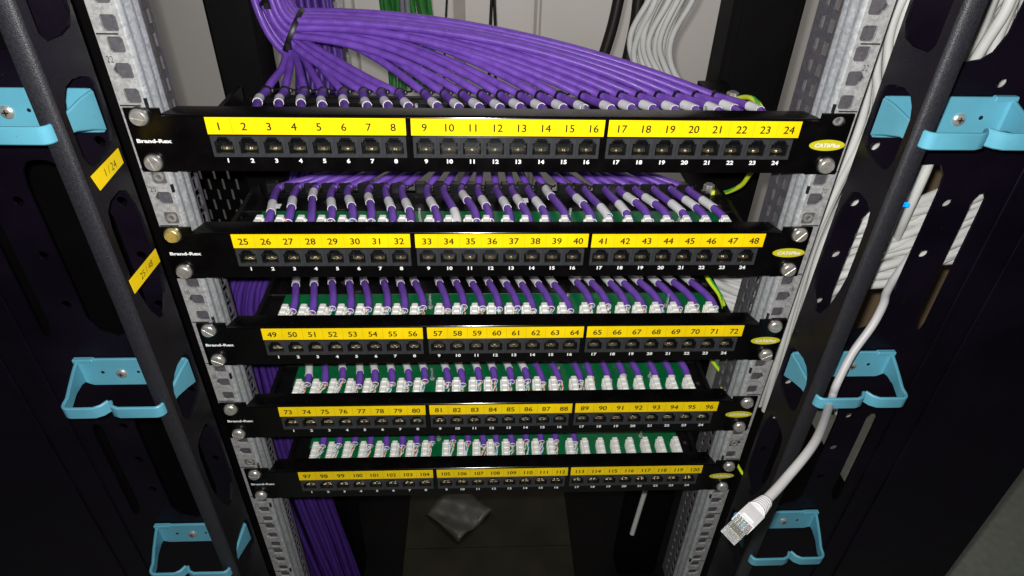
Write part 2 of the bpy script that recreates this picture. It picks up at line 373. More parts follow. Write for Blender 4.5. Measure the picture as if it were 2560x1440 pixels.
# RJ45 port: 16.16 mm wide charcoal front with a stepped opening, a tapering throat and eight gold contacts
def port_mesh():
    s = MB(); w = 8.02; zb, zt = -11.7, 3.2
    op = [(-6.1, -9.3), (6.1, -9.3), (6.1, -0.6), (4.4, -0.6), (4.4, 1.0), (3.2, 1.0), (3.2, 2.5), (-3.2, 2.5), (-3.2, 1.0), (-4.4, 1.0), (-4.4, -0.6), (-6.1, -0.6)]
    s.plate([(-w, zb), (w, zb), (w, zt), (-w, zt)], [op], lambda a, b, d: (a, -1.1 + d, b), 1.4)
    s.k = 1; n = len(op); back = [(x * 0.93, z * 0.9 - 0.4) for x, z in op]
    v = [(x, 0.25, z) for x, z in op] + [(x, 9.5, z) for x, z in back]
    s.add(v, [(i, (i + 1) % n, n + (i + 1) % n, n + i) for i in range(n)] + [tuple(range(n, 2 * n))])
    s.box(-4.6, 4.6, 5.0, 9.2, -1.2, -0.4)                 # comb that guides the contacts
    for i in range(9): s.box(-4.2 + i * 1.02, -3.95 + i * 1.02, 4.6, 9, -4.4, -1.2)
    s.box(-5.9, -4.9, 1.2, 5, -4.2, -1.0); s.box(4.9, 5.9, 1.2, 5, -4.2, -1.0)
    s.box(-2.6, 2.6, 1.8, 6, 0.9, 1.7)
    return s.mesh('port', ['port', 'throat'])
port_me = port_mesh()
s = MB()
for i in range(8):
    x = -3.57 + i * 1.02
    s.tube([(x, 4.4, -5.9), (x, 2.5, -6.9 - .7 * math.sin(i * math.pi / 7)), (x, 3.0, -7.9 - .6 * math.sin(i * math.pi / 7))], [0.12, 0.24, 0.18], 6)
contact_me = s.mesh('contacts', 'gold', 60)

# IDC punch-down block standing on the board
def idc_mesh():
    s = MB(); s.box(-3.2, 3.2, 0, 34, 0, 9.5)
    for i in range(5):
        y = 0.4 + i * 6.7
        s.bbox(-2.75, 2.75, y, y + 5.6, 9.5, 16.4, 0.7)
        for sg in (-1, 1):
            s.box(*sorted((sg * 3.2, sg * 4.1)), y + 0.6, y + 1.7, 3, 12.5)
            s.box(*sorted((sg * 3.2, sg * 4.1)), y + 3.8, y + 4.9, 3, 12.5)
            s.box(*sorted((sg * 2.75, sg * 3.5)), y + 1.7, y + 3.9, 9.5, 14.0)
    return s.mesh('punch_block', 'idc')
idc_me = idc_mesh()

PX = [-183.19 + i * 16.16 for i in range(8)] + [-49.40 + i * 15.81 for i in range(8)] + [82.17 + i * 16.21 for i in range(8)]
BX = [-185.4, -169.2, -152.7, -136.5, -119.9, -104.0, -88.0, -72.2, -50.6, -35.1, -19.2, -4.6, 11.4, 26.7, 42.8, 58.9, 79.0, 94.9, 111.5, 127.1, 143.1, 159.5, 175.6, 192.1]
TX = [-192.2, -175.2, -159.1, -142.8, -128.3, -110.8, -96.2, -80.9, -57.9, -42.2, -26.7, -11.7, 4.6, 20.1, 34.6, 50.9, 72.6, 87.0, 105.1, 117.4, 133.2, 150.3, 166.6, 183.4]
DXP = [0, -2.9, 1.4, -1.3, 1.4]; DZP = [0, 0.45, 0.58, -0.16, -0.12]
OFF = [(DXP[k], 0, -88.9 * k + DZP[k]) for k in range(5)]

# front plate: ears are taller than the body; holes for port rows are covered by the port fronts, so the sheet stays closed
def face_mesh():
    s = MB()
    ear = lambda sg: None
    loopL = [(-219.5, -22.6), (219.5, -22.6), (219.5, 15.6), (-219.5, 15.6)]
    hol = []
    for a, b in ((-191.35, -61.9), (-57.5, 69.3), (74.0, 203.9)): hol.append([(a + 0.3, -11.4), (b - 0.3, -11.4), (b - 0.3, 2.9), (a + 0.3, 2.9)])
    s.plate(loopL, hol, lambda a, b, d: (a, d, b), 1.6)
    for x, a, c in ((-232.5, -242.2, -219.5), (232.5, 219.5, 242.2)):
        eh = [[(x + 4.6 * math.cos(t * math.pi / 6), z + 3.3 * math.sin(t * math.pi / 6)) for t in range(12)] for z in (-15.875, 15.875)]
        s.plate([(a, -23.4), (c, -23.4), (c, 21.2), (a, 21.2)], eh, lambda a, b, d: (a, d, b), 1.6)
    return s.mesh('faceplate', 'panel')
face_me = face_mesh()
def flange_mesh():
    s = MB(); prof = [(0.0, 15.6), (0.15, 16.4), (0.7, 17.1), (1.5, 17.4), (15.5, 17.4), (15.5, 15.9), (1.7, 15.9), (1.6, 15.6)]
    rows = []
    for y, z in prof: h = 219.3 - max(0, y - 1.5) * 0.36; rows.append(h)
    n = len(prof); xs = [-1, 1]
    v = [(sg * rows[i], prof[i][0], prof[i][1]) for sg in xs for i in range(n)]
    for i in range(n): s.k = 1 if i < 3 else 0; s.add([v[j] for j in (i, (i + 1) % n, n + (i + 1) % n, n + i)], [(0, 1, 2, 3)])
    s.k = 0; s.add(v, [tuple(range(n)), tuple(range(n, 2 * n))])
    return s.mesh('top_flange', ['panel', 'bend'], 60)
flange_me = flange_mesh()
s = MB(); s.plate([(-196, 83), (-196, 53), (-192, 51), (-192, 10), (200, 10), (200, 83)], [], lambda a, b, d: (a, b, -12 + d), 1.6); pcb_me = s.mesh('circuit_board', 'pcb')
def tray_mesh():
    s = MB(); s.box(-212, 213, 2, 84, -17, -15.5)
    # raised lip behind the board, then the lower shelf up to the tie bar
    pr = [(84.2, -17), (84.2, -12.2), (84.8, -11.4), (86.0, -11.2), (87.0, -12.0), (87.6, -17)]
    n = len(pr); v = [(x, y, z) for x in (-210, 212) for y, z in pr]
    s.add(v, [(i, (i + 1) % n, n + (i + 1) % n, n + i) for i in range(n)] + [tuple(range(n)), tuple(range(n, 2 * n))])
    s.box(-210, 212, 87.6, 128, -19, -17.2); s.box(-214, -210.2, 2, 128, -19, -6); s.box(212.2, 216, 2, 128, -19, -8)
    s.bbox(-204, 206, 120, 127.5, -17.1, -12.5, 0.8)
    return s.mesh('cable_tray', 'tray', 30)
tray_me = tray_mesh()
s = MB()
s.tube([(0, 0, 0), (0, 0, 14)], 1.2, 8); s.lathe((0, 0, 0), (0, 0, 1), [(0, 2.6), (1.4, 2.6), (2.2, 1.6)], 12); clip_me = s.mesh('board_stud', 'clear', 40)
s = MB(); s.bbox(-5.2, 5.2, -4.6, 4.6, -5, 3.4, 1.4); saddle_me = s.mesh('tie_saddle', 'rubber')
s = MB(); s.lathe((0, 0, 0), (0, -1, 0), [(0, 1), (0.18, 1)], 40)
for i, v in enumerate(s.v): s.v[i] = (v[0] * 12.7, v[1], v[2] * 4.05)
badge_me = s.mesh('category_badge', 'olive')
strip_span = ((-191.9, -61.7), (-58.1, 71.7), (74.5, 207.0))

def screw(par, x, z, kind, ang):
    w = link('washer', wash_me, par, (x, 0, z)); sc = link('screw', scr[kind], w, (0, 0, 0), (0, ang, 0)); return sc
ANG = [[.2, 1.3, None, 0.7], [-.6, -.75, -.9, -.8], [.7, .5, .2, -.5], [1.1, .4, .9, .1], [.3, 0.0, -.7, .1]]
ORD = ['topmost', 'second from the top', 'middle', 'second from the bottom', 'lowest']
for k in range(5):
    n0 = 24 * k + 1
    t = thing('patch_panel', '%s black patch panel, its yellow label strips numbered %d to %d' % (ORD[k], n0, n0 + 23), 'patch panel', OFF[k], 'black 24-port patch panels')
    link('faceplate', face_me, t); link('top_flange', flange_me, t); link('cable_tray', tray_me, t); link('circuit_board', pcb_me, t)
    for i in range(24):
        p = link('port', port_me, t, (PX[i], 0, 0)); link('contacts', contact_me, p)
        link('port_number', text_mesh(str(i + 1), 3.0, 1.18, 0.035, 'white_print'), t, (PX[i] + 0.1, -0.12, -14.6))
        link('punch_block', idc_me, t, (BX[i], 14.5, -10.4))
    for j, (a, b) in enumerate(strip_span):
        cz = 9.9; hz = 5.85
        tilt = random.uniform(-0.002, 0.002)
        L = MB(); jag = random.uniform(-.3, .3); cx = (a + b) / 2; hw = (b - a) / 2
        L.plate([(-hw + jag, -hz), (hw, -hz), (hw - jag * .6, hz), (-hw, hz)], [], lambda u, w, d: (u, d, w), 0.22)
        st = L.build('label_strip', 'yellow', t, loc=(cx, -0.30, cz)); st.rotation_euler = (0, tilt, 0)
        for i in range(8):
            num = n0 + 8 * j + i; x = -hw + (b - a) / 8 * (i + 0.5) + (0.6 if j else -0.2)
            link('printed_number', text_mesh(str(num), 5.5 if num < 100 else 5.0, 1.02 if num < 100 else 0.95, 0, 'ink'), st, (x, -0.08, -0.1))
        q = MB()
        for i in range(1, 8 if j == 0 else 8): x = -hw + (b - a) / 8 * i + (.6 if j else 0); q.box(x - .1, x + .1, -.07, -.01, -5.2, 5.2)
        q.build('cell_lines', 'cellline', st)
    link('maker_name', text_mesh('Brand-Rex', 2.5, 1.52, 0.045, 'white_print'), t, (-228.6, -0.15, -1.0))
    bd = link('category_badge', badge_me, t, (229.2, -0.05, -1.3))
    link('badge_text', text_mesh('CAT6Plus', 2.9, 1.12, 0.02, 'white_print', 0.25), bd, (0, -0.22, 0))
    for q, (x, z) in enumerate(((-232.5, 15.875), (-232.5, -15.875), (232.5, 15.875), (232.5, -15.875))):
        if ANG[k][q] is not None: screw(t, x, z, 'brass' if (k, q) == (1, 0) else 'chrome', ANG[k][q])
    for x in (-60, 66, 160): link('board_stud', clip_me, t, (x, 62, -10.4))
    for i in range(24):
        if k == 1 or (k > 1): link('tie_saddle', saddle_me, t, (TX[i] - 5.5 + random.uniform(-1, 1), 124, -6.5), (0, 0, random.uniform(-.3, .3)))

# ------------------------------------------------------------------ purple horizontal cables, one per port
P1SL = {}
R_ = 3.4
P1T = [667, 713, 762, 809, 861, 910, 955, 1000, 1064, 1113, 1158, 1205, 1252, 1301, 1349, 1398, 1457, 1505, 1551, 1598, 1644, 1691, 1738, 1787]
side = ['left end', 'left block', 'left block', 'left block', 'left block', 'left block', 'left block', 'left block']
W20 = 'zero one two three four five six seven eight nine ten eleven twelve thirteen fourteen fifteen sixteen seventeen eighteen nineteen'.split()
W10 = '- - twenty thirty forty fifty sixty seventy eighty ninety'.split()
def words(n):
    if n >= 100: return 'one hundred' + (' and ' + words(n - 100) if n > 100 else '')
    if n < 20: return W20[n]
    return W10[n // 10] + ('-' + W20[n % 10] if n % 10 else '')
def cable(k, i):
    rnd = random.Random(k * 100 + i)
    ox, oy, oz = OFF[k]
    dxe = 6.8 if not (k == 3 and i > 16) else 1.8 + rnd.uniform(0, 1.5)
    if k == 1 and i > 10: dxe = 3.4
    ye = 46 + rnd.uniform(-3, 4) + (3 if k == 3 and i > 15 else 0) - (4 if k == 1 else 0)
    E = Vector((BX[i] + dxe + rnd.uniform(-.8, .8), ye, -0.8 + rnd.uniform(-1, 2)))
    T = Vector((TX[i] + rnd.uniform(-.8, .8), 122, -7.6))
    if k == 0: T = at(P1T[i], 228 + min(i, 15) * .8, 1, 122); E.z = -4; E.y = 44
    # near part: block end to tie, a little bowed
    side_ = rnd.uniform(-2.0, 2.0); up = rnd.uniform(1, 5)
    near = bez(E, E + Vector((side_ * .4, 22, 3 + up * .5)), T + Vector((side_, -26, 3.5)), T, 12)
    if k == 0: near = bez(E, E + Vector((3 + i * .5, 22, 5)), T + Vector((-4 + i * 1.15, -30, 1)), T, 12)
    # far part: tie to the bundle
    if k == 0:
        f = i / 23.0
        B0 = Vector((-179, 190, 24)); ang = 2.4 * i; rad = 3.4 + 12.5 * math.sqrt(((i * 7) % 24) / 24)
        off = Vector((math.cos(ang) * rad * .35, math.sin(ang) * rad, 0)) + Vector((.5, 0, .85)) * math.cos(ang) * rad
        off = Vector((0.45, 0, 0.9)) * (-15 + 30 * f) + Vector((0, 1, 0)) * (((i * 11) % 5) - 2) * 6.2
        B = B0 + off
        if i < 8:
            B = B + Vector((2 + i * 1.2, 0, -3)); D_ = B - T; far = bez(T, T + Vector((D_.x * (.22 + .02 * i), 17, 7)), B + Vector((-D_.x * .18 + 3, -14, -13 + i)), B, 16)
        else:
            D = (T - B).length
            far = bez(T, T + Vector((-D * .22, 18 + 10 * f + rnd.uniform(-4, 4), 12 + 14 * f + rnd.uniform(-3.5, 3.5))), B + Vector((D * .40, rnd.uniform(-6, 6), -1 - 6 * (1 - f) + 7 * f + rnd.uniform(-4, 4))), B, 22)
        up_ = bez(B, B + Vector((-12, 2, 9)), at(675, 0, 1, 194) + off * .9 + Vector((off.z * .35, 0, 0)), at(655, -130, 1, 200) + off * .9 + Vector((off.z * .5, 0, 0)), 10)
        path = near + far[1:] + up_[1:]
    elif k == 1:
        B = Vector((2 + (i - 12) * 1.6 + rnd.uniform(-6, 6), 192 + ((i * 7) % 5) * 7, -3 + ((i * 5) % 7) * 4.2))
        D = (T - B).length
        far = bez(T, T + Vector(((B.x - T.x) * .28, 9, 13)), B + Vector(((T.x - B.x) * .35, -8, -3)), B, 12)
        rg = at(775, 400, 1, 235) - Vector(OFF[1]); up_ = bez(B, B + Vector((-40, 12, 0)), rg + Vector((30, 0, 20)), rg + Vector((i % 5 * 4 - 8, i % 4 * 5, -30 + (i % 6) * 4)), 8)
        path = near + far[1:] + up_[1:]
    else:
        B = Vector((TX[i] * .45 - 60, 172 + ((i * 7) % 5) * 6, -2 + ((i * 5) % 7) * 4.0))
        far = bez(T, T + Vector((-6, 16, 3)), B + Vector((30, -6, 0)), B, 8)
        up_ = bez(B, B + Vector((-40, 8, -2)), Vector((-200, 176, -6)), Vector((-246 + i % 5 * 4, 158 + i % 4 * 6, -50 + (i % 6) * 4)), 8)
        path = near + far[1:] + up_[1:]
    num = 24 * k + i + 1
    lab = 'purple cable behind yellow number %s on the %s panel' % (words(num), ORD[k])
    t = thing('network_cable', lab, 'cable', Vector(OFF[k]) + E, 'purple cables punched down on the patch panels')
    loc = [p - E for p in path]
    m = MB(); m.tube(loc, R_, 10); m.build('jacket', 'purple', t, 60)
    # pale cut end of the sheath
    d = (loc[0] - loc[1]).normalized(); m = MB(); m.ring(loc[0] + d * .1, d, R_ - .28, .4, 14, 5); m.build('jacket_end', 'whitew', t, 60)
    # marker sleeve
    nl = [p - E for p in near]
    if k == 0: a = rnd.uniform(.44, .54) - .005 * i; b = a + rnd.uniform(.2, .23)
    elif k == 1:
        SY = [528, 522, 495, 525, 520, 512, 520, 525, 520, 545, 503, 520, 521, 512, 519, 490, 514, 534, 528, 509, 512, 525, 517, 515]
        c = 1 - (SY[i] - 474) / 82.0; c = min(max(c, .13), .86); a = c - .12; b = c + .12
        if i == 15: b = min(.98, b + .06)
    elif k == 2: a = .55 + rnd.uniform(-.02, .04); b = a + .24
    elif k == 3:
        a = (.20 if i else .12) + rnd.uniform(-.02, .05); b = a + .24
        if i == 1 or i > 13: a += .26; b = min(.97, b + .26)
    else: a = .66; b = .9
    m = MB(); m.tube(sub(nl, a, b), R_ + .42, 12); m.build('marker_sleeve', 'sleeve', t, 60)
    if k == 1 and i in (0, 13) or (k == 2 and i in (16, 20)):
        c = sub(nl, a, b)[3]; m = MB(); m.box(c.x + 2, c.x + 7.5, c.y - 3.4, c.y + 3.4, c.z + 1.2, c.z + 1.6); m.build('sleeve_tab', 'sleeve', t)
    # tie round the cable at the tie bar
    tl = T - E; dr = (nl[-1] - nl[-2]).normalized()
    m = MB(); m.ring(tl, dr, R_ + .55, 1.0, 18, 6, 1.8)
    m.bbox(tl.x + 3.2, tl.x + 6.2, tl.y - 2, tl.y + 1.6, tl.z - .5, tl.z + 2.8, .6)
    m.tube([tl + Vector((4.8, 0, 1.2)), tl + Vector((8.0, 2.4, .6)), tl + Vector((9.6, 4.5, .8))], .85, 6)
    m.build('cable_tie', 'tie', t, 50)
    # four twisted pairs fanning to the block on the cable's left
    m = MB(); cols = ['orange', 'blue', 'greenw', 'brown']; rnd.shuffle(cols); mats = []
    bx = BX[i] - E.x
    for q in range(4):
        yy = 44 - q * 8.2 - rnd.uniform(0, 3) - E.y; sgn = 1
        s0 = Vector((rnd.uniform(-1.6, 1.6), -.4, rnd.uniform(-1.4, 1.8))); endx = bx + (3.9 if dxe > 3 or q % 2 else 4.6)
        mid = Vector((max(bx + 4.4, s0.x + rnd.uniform(-1.5, 2.4)), (yy) * .55 + rnd.uniform(-2, 1), rnd.uniform(-2.5, 2.5)))
        en = Vector((endx - .4, yy, rnd.uniform(-1.5, 2.2)))
        pts = bez(s0, s0 + Vector((rnd.uniform(-.5, 1.2), -4, .6)), mid, en, 12)
        for s_ in (0, 1):
            m.k = len(mats); mats.append('whitew' if s_ else cols[q]); tw = []
            for j, p in enumerate(pts):
                ph = j * 1.15 + s_ * math.pi + q; tw.append(p + Vector((math.cos(ph) * .52, 0, math.sin(ph) * .52)))
            m.tube(tw, .52, 5)
    if mats: m.build('wire_pairs', mats, t, 60)
    return t
for k in range(5):
    for i in range(24):
        if k == 4 and i > 16: continue
        cable(k, i)

# big ties round the top bundle
for n, (px, py, dirv, lab) in enumerate(((735, 78, (1, .05, -.55), 'black cable tie round the neck of the purple bundle where it fans out'), (684, -22, (.75, .0, -.66), 'black cable tie round the purple bundle at the top edge of the photo'))):
    c = at(px, py, 1, 190 if n == 0 else 198); t = thing('bundle_tie', lab, 'cable tie', c, 'ties on the top purple bundle')
    m = MB(); m.ring((0, 0, 0), dirv, 20.5 if n == 0 else 19.5, 1.3, 40, 6, 2.0)
    m.build('tie_band', 'tie', t, 60)
    m = MB(); m.bbox(-4.4, 1, -22, -17, -10, -4, 1); m.build('tie_head', 'tie', t)

# riser: vertical purple cables left behind the trays and a far one at the top
ctr = [at(752, -180, 1, 310), at(765, 0, 1, 305), at(800, 150, 1, 290), at(790, 330, 1, 260), at(760, 440, 1, 225), at(690, 580, 1, 180), at(632, 740, 1, 152), at(672, 950, 1, 150), at(712, 1110, 1, 150), at(785, 1300, 1, 150), at(840, 1440, 1, 150)]
ctr.append(Vector((ctr[-1].x + 6, 150, -852)))
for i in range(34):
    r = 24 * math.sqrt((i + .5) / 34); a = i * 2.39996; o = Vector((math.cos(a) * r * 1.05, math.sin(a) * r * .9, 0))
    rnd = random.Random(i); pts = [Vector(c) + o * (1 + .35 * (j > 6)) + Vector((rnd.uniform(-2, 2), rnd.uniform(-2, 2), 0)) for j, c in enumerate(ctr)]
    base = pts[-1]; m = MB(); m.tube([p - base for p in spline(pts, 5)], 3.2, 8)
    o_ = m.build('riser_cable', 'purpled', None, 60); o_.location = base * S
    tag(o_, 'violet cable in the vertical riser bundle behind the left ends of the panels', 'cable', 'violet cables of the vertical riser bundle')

# ------------------------------------------------------------------ side cable managers
def rloop(pts): return pts
def circ(x, z, r=3.7, n=14): return [(x + r * math.cos(2 * math.pi * i / n), z + r * math.sin(2 * math.pi * i / n)) for i in range(n)]
def manager(sgn, label):
    t = thing('cable_manager', label, 'cable manager', (sgn * 245, -35, -500), 'vertical cable managers beside the rails')
    X = lambda x: sgn * (x - 245); Y = lambda y: y + 35; Z = lambda z: z + 500
    # side wall (plane x = 245) with its windows: loops given as (y, z)
    W1 = [(-14, 235), (-14, 84), (-19, 76), (-30, 73.5), (-45, 74.2), (-49.6, 79.5), (-50, 235)]
    W2 = [(-14, 41), (-16, 45.5), (-20, 48), (-27, 50), (-36, 51), (-44, 49), (-49, 44), (-52, 37), (-52, 11), (-49.5, 4.5), (-46, 1.6), (-41, 1.0), (-26, 3.0), (-18, 6), (-14.5, 12)]
    W3 = [(-14, -52), (-16, -40), (-22, -26), (-30, -22.5), (-42, -23.5), (-48.5, -28), (-50.5, -38), (-50.5, -78), (-48, -92), (-43, -110), (-36, -122), (-28, -124), (-18, -112), (-14, -96)]
    holes = [W1, W2, W3]
    W4 = [(y, z - 217.5) for y, z in W2]; W5 = [(y, z - 219) for y, z in W3]; W6 = [(y, z - 434) for y, z in W2]
    holes += [W4, W5, W6]
    m = MB(); m.plate([(-11, 250), (-11, -760), (-57, -760), (-57, 250)], holes, lambda a, b, d: (X(245 + d), Y(a), Z(b)), 2.0); m.build('side_wall', 'powder', t)
    # front flange bent outward
    pr = [(245.2, -57.1), (245.9, -59.3), (247.6, -60.4), (256.2, -60.4), (257.2, -59.6), (257.2, -58.4), (248, -58.2), (247.1, -57.1)]
    m = MB(); n = len(pr); v = [(X(x), Y(y), Z(z)) for z in (-760, 250) for x, y in pr]
    m.add(v, [(i, (i + 1) % n, n + (i + 1) % n, n + i) for i in range(n)]); m.build('front_flange', 'edge', t, 50)
    # back plate at y = -14 with slots and holes: loops given as (x, z)
    H = []
    SA = [(300, -8.5), (307, -10), (312, -18), (313.5, -30), (313.5, -140), (308, -152), (296, -157), (286, -152), (282, -142), (282, -22), (287, -12), (293, -9)]
    SB = [(347, -30), (350.5, -36), (351, -50), (352.3, -150), (351, -157), (348, -157.5), (344, -150), (342, -140), (341.5, -60), (341, -36), (343.5, -31)]
    SC = [(264.5, -50), (268, -43), (271.5, -50), (272.5, -120), (272.5, -130), (269, -136), (265, -133), (263.5, -118)]
    BIG = [(282, 62), (296, 60.8), (303, 62), (309, 66.5), (313.5, 78), (314.5, 100), (314.5, 235), (282, 235)]
    for z0 in (0, -218): H += [[(x, z + z0) for x, z in SC]]; H += [[(x, z + z0 * 1.03) for x, z in SB]]
    H += [SA, [(x, z - 232) for x, z in SA], BIG]
    for z in (91.3, 47.7, -38.8, -82.2, -125.8, -257.6, -301.1, -343.6): H.append(circ(323.2, z))
    for z in (47.9, 4.3, -38.8, -82.2, -125.8, -213.9, -257.6, -301): H.append(circ(255.2, z))
    H.append(circ(352, 12, 6)); H.append(circ(350, -212, 5))
    m = MB(); m.plate([(247.5, -760), (529, -760), (529, 250), (247.5, 250)], H, lambda a, b, d: (X(a), Y(-14 + d), Z(b)), 2.0); m.build('back_plate', 'plateblack', t)
    m = MB(); m.box(*sorted((X(527), X(529))), Y(-11.8), Y(20), Z(-760), Z(250)); m.build('outer_flange', 'plateblack', t)
    # pressed ribs beside the slots
    for x, w in ((366, 5), (392, 9)):
        m = MB(); m.bbox(*sorted((X(x), X(x + w))), Y(-15.6), Y(-14.1), Z(-740), Z(20), .7); m.build('pressed_rib', 'plateblack', t)
    return t
manager(-1, 'black perforated vertical cable manager with blue hooks, left of the panels')
manager(1, 'black perforated vertical cable manager with blue hooks, right of the panels')

def ribbon(m, pts, th, mirror):
    """pts: (x, y, zlo, zhi) in plan; a strip of thickness th"""
    n = len(pts); nor = []
    for i in range(n):
        a = Vector(pts[max(i - 1, 0)][:2]); b_ = Vector(pts[min(i + 1, n - 1)][:2]); d = (b_ - a).normalized(); nor.append(Vector((-d.y, d.x)))
    v = []
    c = min(.8, th * .3)
    for i, (x, y, lo, hi) in enumerate(pts):
        for o, z in ((-th / 2, lo + c), (-th / 2, hi - c), (-th / 2 + c, hi), (th / 2 - c, hi), (th / 2, hi - c), (th / 2, lo + c), (th / 2 - c, lo), (-th / 2 + c, lo)):
            q = Vector((x, y)) + nor[i] * o; v.append((mirror * q.x, q.y, z))
    f = [(i * 8 + k, i * 8 + (k + 1) % 8, (i + 1) * 8 + (k + 1) % 8, (i + 1) * 8 + k) for i in range(n - 1) for k in range(8)] + [tuple(range(8)), tuple(range((n - 1) * 8, n * 8))]
    m.add(v, f)
def arc(c, r, a0, a1, lo, hi, n=5):
    return [(c[0] + r * math.cos(math.radians(a0 + (a1 - a0) * i / n)), c[1] + r * math.sin(math.radians(a0 + (a1 - a0) * i / n)), lo, hi) for i in range(n + 1)]
def hook(sgn, z, label):
    t = thing('cable_hook', label, 'cable hook', (sgn * 290, -14, z), 'sky blue cable hooks')
    # local: x measured from 290 outward, y from the plate forward (negative)
    m = MB()
    ribbon(m, [(-41, -2.2, -14, 13.5), (-38, -1.6, -14.5, 13.5), (38, -1.6, -14.5, 13.5), (41.5, -2.0, -13, 13.5), (43.2, -4.5, -9, 13)], 2.8, sgn)
    m.build('mounting_plate', 'hook', t, 40)
    # small upper lip at the outer end of the plate
    m = MB(); m.bbox(*sorted((sgn * 30, sgn * 46)), -5.0, -.4, 11.5, 14.6, .8); m.build('plate_lip', 'hook', t)
    m = MB()   # outer arm, rounded corner and outer finger with its curled end
    ribbon(m, [(43.2, -5, -9, 12.5), (42.0, -12, -6, 11), (38.5, -26, -3, 9), (34.0, -40, -2.2, 8.4)] + arc((27.5, -44.8), 6, 10, -90, -2.2, 8.4, 6)[1:] + [(18, -50.8, -2.2, 8.4), (10, -50.6, -2.2, 8.4), (5.5, -48.2, -2.2, 8.6), (2.2, -43.5, -2.2, 8.8)], 2.6, sgn)
    m.build('outer_finger', 'hook', t, 40)
    m = MB()   # inner arm (seen through the window of the side wall) and inner finger
    ribbon(m, [(-41.6, -2, -13, 12.5), (-41.0, -14, -8, 12), (-40.0, -28, -3.5, 9.5), (-39.0, -42, -2.2, 8.4)] + arc((-34, -45.8), 5, 180, 270, -2.2, 8.4, 5)[1:] + [(-26, -50.8, -2.2, 8.4), (-8, -50.8, -2.2, 8.4), (-3.2, -49.0, -2.2, 8.6), (.2, -44.0, -2.2, 8.8)], 2.6, sgn)
    m.build('inner_finger', 'hook', t, 40)
    m = MB(); x = sgn * 12.5; m.lathe((x, -3.0, -1.3), (0, -1, 0), [(0, 4.3), (.8, 4.3), (1.8, 3.3), (2.1, 2.0)], 18); m.k = 1
    m.box(x - 1.9, x + 1.9, -5.25, -4.9, -1.75, -.85); m.box(x - .45, x + .45, -5.3, -4.9, -3.2, .6)
    m.build('hook_screw', ['chrome', 'rubber'], t, 40)
    m = MB(); m.lathe((sgn * 27, -3.02, 0), (0, -1, 0), [(0, 1.5), (.05, 1.5)], 10); m.lathe((sgn * -1, -3.02, 0), (0, -1, 0), [(0, 1.3), (.05, 1.3)], 10); m.build('spare_hole', 'rubber', t)
    return t
nm = ['uppermost', 'middle', 'lowest']
for j, z in enumerate((25.6, -191.5, -409.5)):
    hook(1, z, '%s sky blue cable hook on the right cable manager' % nm[j]); hook(-1, z, '%s sky blue cable hook on the left cable manager' % nm[j])

# yellow stickers on the left manager's inner wall
for txt, q, lab in (('1 / 24', ((-53, -1.5), (-15.7, .6), (-15.3, -9.8), (-49, -12.8)), 'upper yellow sticker reading 1 / 24 on the left black side wall'),
                    ('25 / 48', ((-54.8, -75.9), (-13.1, -77), (-12.3, -88.1), (-54.0, -87.0)), 'lower, longer yellow sticker reading 25 / 48 on the left black side wall')):
    c = Vector((-244.6, sum(p[0] for p in q) / 4, sum(p[1] for p in q) / 4))
    t = thing('sticker', lab, 'sticker', c, 'yellow stickers on the left wall')
    m = MB(); m.plate([(y - c.y, z - c.z) for y, z in q], [], lambda a, b, d: (d + .1, a, b), .3); m.build('sticker_tape', 'yellow', t)
    o = link('sticker_text', text_mesh(txt, 5.2, .95, -.02, 'ink'), t, (.55, 1.5, .2), (0, 0, math.radians(90)))

# cage nuts and bright bits seen in rail holes
def cagenut(x, z, label):
    t = thing('cage_nut', label, 'cage nut', (x, 4, z), 'cage nuts in the rail holes')
    m = MB(); m.bbox(-4.6, 4.6, -1.5, 4, -4.5, 4.5, .8); m.build('cage', 'galvd', t)
    m = MB(); m.lathe((0, -1.2, 0), (0, -1, 0), [(0, 3.6), (1.2, 3.4), (1.25, 2.0), (-1.0, 1.8)], 14); m.build('nut', 'chrome', t, 40)
cagenut(-234.1, -28.575 + .3, 'bright cage nut in the left rail hole just under the topmost panel')
cagenut(-234.1, ZU - 44.45 - 38.1, 'dark cage nut in the left rail hole just above the second panel')
cagenut(234.1, ZU - 44.45 - 38.1, 'dark cage nut in the right rail hole just above the second panel')
cagenut(232.6, 15.875, 'cage nut showing through the empty top right hole of the topmost panel')
cagenut(-234.1, ZU - 88.9 * 3 - 44.45 - 38.1, 'bright cage nut in the left rail hole just above the lowest panel')
cagenut(234.1, ZU - 88.9 * 3 - 44.45 - 22.225, 'bright cage nut in the right rail above the lowest panel')

